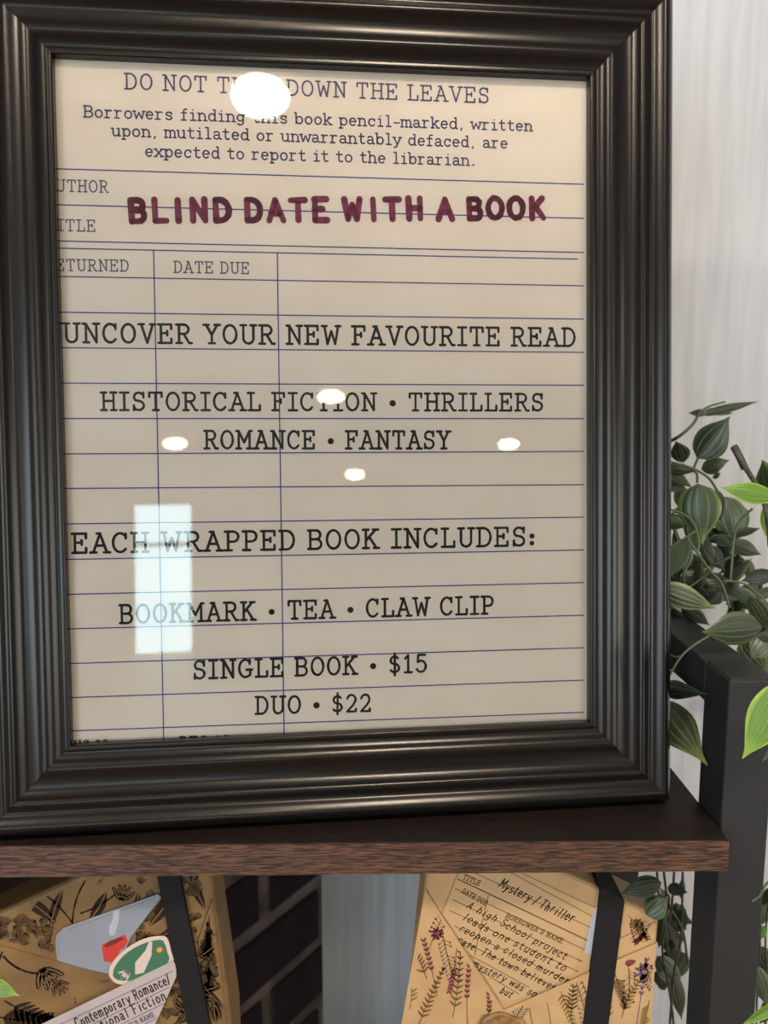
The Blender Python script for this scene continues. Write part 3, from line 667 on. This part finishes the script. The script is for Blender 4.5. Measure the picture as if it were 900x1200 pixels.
# --- left book, darker kraft, some shade in its colour, with engraved tulips
lb_poly = [(-95,1112), (0,1069), (80,1032), (140,1004), (243,996), (248,1030), (272,1200), foot(288), foot(-60)]
lp = at(*foot(110), BK_Y)
lbk = empty('wrapped_book', (lp.x, lp.y+BT/2, LOW_Z))
tag(lbk, 'book wrapped in golden brown kraft with dark tulip print, left under the shelf', 'book', 'wrapped books on the lower shelf')
sheet(bplane, lb_poly, -BT, BT, 'paper_wrap', M['kraft'], lbk, bevel=.003)
flap = [(-80,1090), (0,1107), (60,1124), (130,1142), (175,1128), (231,1103), (248,1052), (266,1198), (280,foot(280)[1]-3), (-55,foot(-55)[1]-3)]
sheet(bplane, flap, .0001, .0004, 'pocket_flap', M['kraft'], lbk)
mb = MB()  # shade along the folds drawn as thin dark lines
for a, b in (((231,1104),(249,1052)), ((231,1104),(254,1094)), ((232,1103),(244,1190))): rule(mb, bplane, a, b, .0004, .00055)
mb.build('crease_shade', M['fl_dark'], lbk)
hi_m = mat('engraved_highlight', hexc(118,90,56), .6); 
pa = Print(bplane, [(0,1072), (82,1035), (140,1022), (243,1022), (246,1050), (229,1098), (175,1122), (130,1136), (60,1118), (0,1101), (-60,1088)], .0001)
pb = Print(bplane, [(-60,1100), (0,1112), (60,1129), (130,1147), (175,1133), (233,1107), (246,1066), (266,1200), (275,1300), (-50,1300)], .0006)
for x, y, a, r in ((112,1035,80,.0105), (143,1052,75,.0075), (32,1060,100,.008)): tulip(pa, U(x, y), math.radians(a), r)
for x0, y0, a, ln, bd_ in ((85,1082,85,.026,-.5), (85,1082,120,.03,.5), (95,1070,20,.028,.5)): pa.line('ink2', curve_pts(U(x0, y0), math.radians(a), ln, bd_), .00045)
for x0, y0, a, ln, w, bd_ in ((66,1082,130,.03,.007,.5), (60,1086,80,.024,.005,-.4), (105,1078,50,.02,.006,.4), (175,1085,50,.03,.007,.3), (185,1098,20,.026,.006,.5), (165,1090,100,.024,.005,-.4),
                             (240,1065,110,.022,.005,.2), (236,1090,60,.02,.005,.3), (222,1045,70,.02,.005,.3), (200,1070,60,.02,.005,.3)): longleaf(pa, U(x0, y0), math.radians(a), ln, w, bd_)
for k in range(44):
    x = random.uniform(-5, 60); y = random.uniform(1078, 1112); tulip(pa, U(x, y), random.uniform(0, 6.28), random.uniform(.0026, .0042))
for k in range(34):
    x = random.choice((random.uniform(160, 184), random.uniform(214, 245))); y = random.uniform(1032, 1100); tulip(pa, U(x, y), random.uniform(0, 6.28), random.uniform(.0026, .0042))
for x, y, a, r in ((52,1138,-60,.0105), (66,1152,-50,.007), (124,1146,-70,.0085), (118,1140,-120,.006)): tulip(pb, U(x, y), math.radians(a), r)
pb.line('ink2', curve_pts(U(5,1120), math.radians(-55), .024, 1.1), .0006); pb.line('ink2', curve_pts(U(5,1112), math.radians(-120), .02, .6), .0006)
pb.line('ink2', [U(88,1168), U(89,1175)], .0003)
for x, y, a, ln in ((6,1172,-35,.04), (-5,1190,-15,.03), (243,1170,85,.03), (225,1190,70,.03)): sprig(pb, U(x, y), math.radians(a), ln, 'fern', 'ink2', 'ink2', 2.2)
for k in range(64):
    x = random.uniform(196, 270); y = random.uniform(1120, 1215); tulip(pb, U(x, y), random.uniform(0, 6.28), random.uniform(.0026, .0046))
for k in range(12): longleaf(pb, U(random.uniform(200, 262), random.uniform(1120, 1200)), random.uniform(0, 6.28), .016, .004, .4)
for k in range(5): sprig(pb, U(240+k*4, 1130-k*8), math.radians(95), .02, 'fern', 'ink2', 'ink2', 1.2)
for P in (pa, pb): P.out(lbk, dict(ink2=M['fl_dark'], hi=hi_m))
strap([(184,1010), (210,1010), (213,1030), (248,1200), (276,foot(276)[1]), (250,foot(250)[1]), (222,1200), (187,1030)], .0033, BT, lbk)

o = empty('tea_sachet', pt3(bplane, (120,1090), .001)); tag(o, 'pale blue grey stitched sachet with a red cup print on the tulip wrapped book', 'tea sachet', 'tea sachets')
ps = sheet(bplane, [(66,1103), (67,1094), (75,1086), (186,1046), (190,1050), (154,1097), (141,1128), (134,1141), (100,1133), (68,1124)], .0007, .0008, 'sachet_body', M['pouch'], o, bevel=.0003)
mb = MB()
for (x0, y0), (x1, y1), k in (((79,1088),(183,1050),34), ((69,1098),(70,1120),8)):
    for i in range(k):
        t = (i+.2)/k; t2 = (i+.7)/k
        rule(mb, bplane, (x0+(x1-x0)*t, y0+(y1-y0)*t), (x0+(x1-x0)*t2, y0+(y1-y0)*t2), .0004, .00156)
mb.build('stitching', M['ink_blue'], ps)
def decal(pl, poly, hh, name, m, parent):
    mb = MB(); mb.add([pt3(pl, q, hh) for q in (reversed(poly))], [tuple(range(len(poly)))]); return mb.build(name, m, parent)
decal(bplane, [(134,1066), (141,1064), (140,1078), (135,1094), (129,1094), (129,1084), (133,1076)], .00157, 'printed_steam', M['pouch_light'], ps)
decal(bplane, [(120,1105), (147,1093), (151,1101), (147,1108), (141,1112), (138,1127), (123,1124)], .00157, 'printed_cup', M['red'], ps)
decal(bplane, [(123,1106), (130,1100), (143,1096), (146,1098), (136,1104), (126,1108)], .00162, 'printed_drink', M['dark_red'], ps)
def round_poly(pts, k=5): return [tuple(v) for v in spline([Vector(p) for p in pts+[pts[0]]], k)[:-1]]
o = empty('tea_packet', pt3(bplane, (165,1120), .002)); tag(o, 'green packet with cream rim and zigzag mark behind the white handwritten card', 'packet')
pb_ = sheet(bplane, round_poly([(129,1140), (131,1128), (145,1112), (168,1098), (190,1094), (198,1098), (202,1112), (203,1128), (175,1150), (140,1150)]), .0016, .0007, 'packet_rim', M['cream'], o, bevel=.0003)
gp = sheet(bplane, round_poly([(134,1140), (136,1130), (148,1115), (168,1103), (188,1098), (194,1102), (197,1112), (198,1124), (175,1143), (143,1145)]), .0023, .0003, 'packet_front', M['green'], o)
decal(bplane, [(160,1124), (172,1110), (176,1100), (180,1100), (179,1116), (170,1136), (160,1138)], .00266, 'cream_band', M['cream'], gp)
mb = MB(); ribbon(mb, bplane, [bplane.hit(*q) for q in ((141,1136), (149,1134), (144,1142), (153,1137), (150,1144))], .0006, .0027); mb.build('zigzag_mark', M['cream'], gp)
decal(bplane, round_poly([(185,1108), (189,1106), (192,1108), (190,1112), (186,1112)], 3), .00268, 'orange_dot', M['orange'], gp)

o = empty('library_card', pt3(bplane, (140,1180), .0028)); tag(o, 'white library card with handwritten contemporary romance note on the tulip wrapped book', 'card', 'handwritten library cards')
sheet(bplane, [(48,1197), (204,1122), (208,1126), (208,1140), (175,1215), (150,1262), (20,1250)], .0027, .0003, 'card_sheet', M['card_white_shaded'], o)
H2 = .00306; mb = MB()
for a, b in (((70,1197),(205,1133)), ((95,1203),(200,1152)), ((126,1204),(196,1170)), ((150,1206),(186,1188)), ((60,1222),(180,1204))): rule(mb, bplane, a, b, .0004, H2)
mb.build('ruled_lines', M['ink_blue'], o)
K = dict(HW_); K['hgt'] = H2+.00005
write(bplane, 'Contemporary Romance/', (93,1201), (203,1147), 12, M['ink_hand'], o, **K)
write(bplane, 'Inspirational Fiction', (82,1221), (198,1166), 12, M['ink_hand'], o, **K)
write(bplane, "BORROWER'S NAME", (128,1213), (184,1186), 6, M['ink_blue'], o, th=.14, hgt=H2+.00003, name='printed_heading')

# ------------------------------------------------------------------ artificial vines
def leaf(parent, b, t, w, Y, kind='dark', dY=0.0, roll=0, cup=.25, bend=.12):
    B = at(b[0], b[1], Y); T = at(t[0], t[1], Y+dY); ax = T-B; Ln = ax.length; ax.normalize()
    vd = ((B+T)/2).normalized(); side = ax.cross(vd).normalized(); nn = side.cross(ax).normalized()
    if nn.dot(vd) > 0: nn = -nn
    side = Matrix.Rotation(math.radians(roll), 3, ax) @ side; nn = Matrix.Rotation(math.radians(roll), 3, ax) @ nn
    wd = w/FPX*Y/2
    nu, nv = 8, 10; vs = []; uvs = []; ph = random.uniform(0, 6)
    for j in range(nv+1):
        s = j/nv; wf = math.sin(math.pi*min(1, s**.74))**(.72+.6*s) if 0 < s < 1 else .02
        for i in range(nu+1):
            q = -1+2*i/nu
            hh = wd*cup*(abs(q)**1.5)*wf + Ln*bend*(1-(2*s-1)**2)*-1*.5 + wd*.06*math.sin(s*9+ph)*abs(q)
            hh += -wd*.05*math.cos(15.7*q)*wf
            vs.append(B + ax*Ln*s + side*q*wd*wf - nn*hh); uvs.append((q, s))
    fs = [(j*(nu+1)+i, j*(nu+1)+i+1, (j+1)*(nu+1)+i+1, (j+1)*(nu+1)+i) for j in range(nv) for i in range(nu)]
    me = bpy.data.meshes.new('leaf'); me.from_pydata([tuple(v) for v in vs], [], fs); me.update()
    ul = me.uv_layers.new(name='UVMap')
    for lp_ in me.loops: ul.data[lp_.index].uv = uvs[lp_.vertex_index]
    for p in me.polygons: p.use_smooth = True
    return link('leaf', me, LM[kind], parent)
def stem(parent, pts, rpx, Y, m='stem', r2=None, name='stem'):
    P3 = [at(p[0], p[1], p[2] if len(p) > 2 else Y) for p in pts]
    r = rpx/FPX*Y/2; mb = MB(); mb.tube(spline(P3, 5), r, 7, None if r2 is None else r2/FPX*Y/2)
    return mb.build(name, M[m], parent, smooth=60)
def vine(base, label): 
    o = empty('artificial_vine', base); return tag(o, label, 'vine', 'artificial greenery around the shelf')

v1 = vine(at(830, 720, .5), 'tangle of dark green artificial vine leaves draped over the black top rail beside the frame')
stem(v1, [(770,524,.53), (795,512), (812,497), (820,484), (832,476), (850,471)], 4.5, .5, r2=2)
stem(v1, [(780,540), (800,545), (818,552), (832,562), (842,578)], 3.2, .47)
stem(v1, [(817,566), (817,556), (813,550), (818,537)], 3, .49)
stem(v1, [(780,596), (800,602), (814,615), (819,635), (818,645)], 3, .45)
stem(v1, [(800,632), (816,622)], 2.5, .45); stem(v1, [(806,630), (812,640), (832,668), (846,684), (855,712)], 3, .45)
stem(v1, [(882,596), (866,612), (860,632), (858,655), (856,680)], 3.2, .46); stem(v1, [(836,662), (850,655), (862,650)], 3.5, .48, 'twig')
stem(v1, [(848,680), (872,684), (890,698), (904,712)], 2.6, .45); stem(v1, [(831,745), (812,757), (798,770), (784,792)], 3, .43)
stem(v1, [(784,766), (792,770), (800,768)], 2, .46); stem(v1, [(865,750), (869,762)], 3, .47)
for a in ((822,486,890,470,11,.5,'dark'), (828,484,806,484,9,.51,'dark'), (826,481,860,485,9,.52,'tip'), (817,537,855,488,40,.5,'dark'), (801,542,792,517,22,.52,'dark'),
          (822,550,855,539,20,.5,'dark'), (835,560,845,554,7,.5,'bright'), (818,567,823,638,50,.45,'tip'), (850,582,862,640,42,.54,'mid'), (836,575,846,612,22,.48,'dark'),
          (780,548,816,552,16,.5,'deep'), (776,548,812,572,16,.5,'striped'), (778,563,806,574,18,.51,'dark'), (870,592,863,636,20,.55,'tip'),
          (780,608,804,618,18,.48,'mid'), (804,632,784,678,26,.46,'mid'), (806,634,802,675,16,.48,'mid'), (770,688,839,713,30,.445,'striped'), (893,735,822,741,42,.43,'dark'),
          (840,630,858,640,14,.5,'deep'), (796,640,770,664,18,.5,'dark'), (832,640,850,670,22,.53,'deep'), (800,712,832,733,20,.5,'deep'), (790,714,785,738,22,.51,'dark'),
          (840,742,864,756,16,.48,'mid')):
    leaf(v1, a[0:2], a[2:4], a[4], a[5], a[6], dY=random.uniform(-.01, .01), roll=random.uniform(-22, 22), cup=random.uniform(.1, .35), bend=random.uniform(-.1, .2))
leaf(v1, (776,806), (830,814), 22, .475, 'deep', dY=-.064); leaf(v1, (770,822), (829,897), 44, .475, 'striped', dY=-.066, cup=.3)
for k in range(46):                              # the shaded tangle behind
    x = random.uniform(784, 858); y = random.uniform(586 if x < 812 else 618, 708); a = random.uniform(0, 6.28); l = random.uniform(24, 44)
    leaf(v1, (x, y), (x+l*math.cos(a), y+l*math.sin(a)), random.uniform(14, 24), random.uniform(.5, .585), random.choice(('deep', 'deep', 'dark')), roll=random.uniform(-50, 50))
for k in range(8):
    x = random.uniform(788, 840); y = random.uniform(600, 700)
    stem(v1, [(x, y), (x+random.uniform(-20, 20), y+20), (x+random.uniform(-25, 25), y+45)], 2.5, random.uniform(.48, .55))

v2 = vine(at(890, 640, .48), 'artificial vine with leaves and dark cut twig at the right edge above the post')
stem(v2, [(860,523), (867,536), (873,549)], 9, .46, 'twig', name='twig'); stem(v2, [(866,536), (880,558), (891,576), (899,606), (902,640)], 6.5, .465, 'twig', r2=5, name='twig')
for a in ((908,582,845,571,26,.44,'bright'), (902,588,897,629,20,.48,'bright'), (915,585,893,539,40,.5,'tip'), (905,672,868,681,20,.48,'deep'), (910,690,876,702,14,.5,'mid'), (862,690,894,716,18,.5,'mid'),
          (880,700,905,740,24,.5,'dark'), (875,655,884,690,14,.55,'mid'), (866,650,856,690,24,.55,'dark'), (862,700,850,664,20,.56,'dark'), (905,745,880,772,30,.49,'mid'), (868,752,902,790,30,.5,'striped'), (895,740,905,790,26,.52,'mid'), (870,690,862,722,16,.54,'deep'), (915,750,885,745,16,.47,'dark')):
    leaf(v2, a[0:2], a[2:4], a[4], a[5], a[6], dY=random.uniform(-.01, .01), roll=random.uniform(-22, 22), cup=random.uniform(.1, .35), bend=random.uniform(-.1, .2))
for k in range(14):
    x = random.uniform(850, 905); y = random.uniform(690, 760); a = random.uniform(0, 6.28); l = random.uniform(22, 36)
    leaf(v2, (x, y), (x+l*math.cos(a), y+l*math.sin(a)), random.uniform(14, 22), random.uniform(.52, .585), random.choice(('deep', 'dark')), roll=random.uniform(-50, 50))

v3 = vine(at(925, 830, .37), 'bright yellow green vine leaves in front of the black post at the right edge')
stem(v3, [(935,800), (925,830), (915,862)], 3, .37)
leaf(v3, (925,800), (870,889), 50, .37, 'bright', dY=-.006, roll=-12, cup=.15, bend=.1)
leaf(v3, (925,860), (893,893), 16, .385, 'mid', dY=0, roll=20)
stem(v3, [(912,1025), (898,1036), (890,1050), (881,1056)], 3, .385); leaf(v3, (925,1172), (866,1204), 14, .37, 'bright', roll=15)
v4 = vine(at(770, 1100, .5), 'shadowy artificial vine hanging under the shelf between pale book and black post')
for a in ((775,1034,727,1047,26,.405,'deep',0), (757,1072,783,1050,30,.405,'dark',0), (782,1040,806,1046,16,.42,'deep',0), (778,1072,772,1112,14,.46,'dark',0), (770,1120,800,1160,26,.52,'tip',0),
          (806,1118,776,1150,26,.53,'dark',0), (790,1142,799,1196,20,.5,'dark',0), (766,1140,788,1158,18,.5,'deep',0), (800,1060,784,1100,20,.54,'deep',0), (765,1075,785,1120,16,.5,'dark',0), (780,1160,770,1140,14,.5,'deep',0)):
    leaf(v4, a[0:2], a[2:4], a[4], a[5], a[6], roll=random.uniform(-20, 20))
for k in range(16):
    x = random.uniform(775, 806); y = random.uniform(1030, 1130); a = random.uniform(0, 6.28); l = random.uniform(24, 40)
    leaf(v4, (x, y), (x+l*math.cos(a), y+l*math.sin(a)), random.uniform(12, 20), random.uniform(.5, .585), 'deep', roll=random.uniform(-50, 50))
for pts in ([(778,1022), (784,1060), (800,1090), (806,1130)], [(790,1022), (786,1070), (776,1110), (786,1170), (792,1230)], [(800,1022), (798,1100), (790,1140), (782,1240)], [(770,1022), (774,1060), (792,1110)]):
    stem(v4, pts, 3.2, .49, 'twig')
v5 = vine(at(900, 1150, .47), 'artificial vine with pale leaves hanging to the right of the black post')
for a in ((884,1132,900,1180,26,.45,'mid'), (888,1108,912,1150,24,.47,'dark'), (897,1085,890,1102,10,.46,'bright'), (905,1060,890,1085,18,.5,'mid'), (912,1110,893,1160,16,.5,'deep'), (905,1040,895,1075,18,.52,'dark'), (910,1170,890,1200,20,.5,'dark')):
    leaf(v5, a[0:2], a[2:4], a[4], a[5], a[6], roll=random.uniform(-20, 20))
for pts in ([(902,1040), (897,1100), (899,1150), (895,1230)], [(892,1060), (890,1120), (887,1170), (886,1230)]): stem(v5, pts, 2.6, .46, 'twig')
v6 = vine(at(-20, 1165, .37), 'bright green leaf tip in front of the tulip wrapped book at the left edge')
leaf(v6, (-22,1150), (23,1167), 20, .37, 'bright', dY=-.004, roll=10); stem(v6, [(-50,1140), (-35,1143), (-20,1151)], 3, .37)
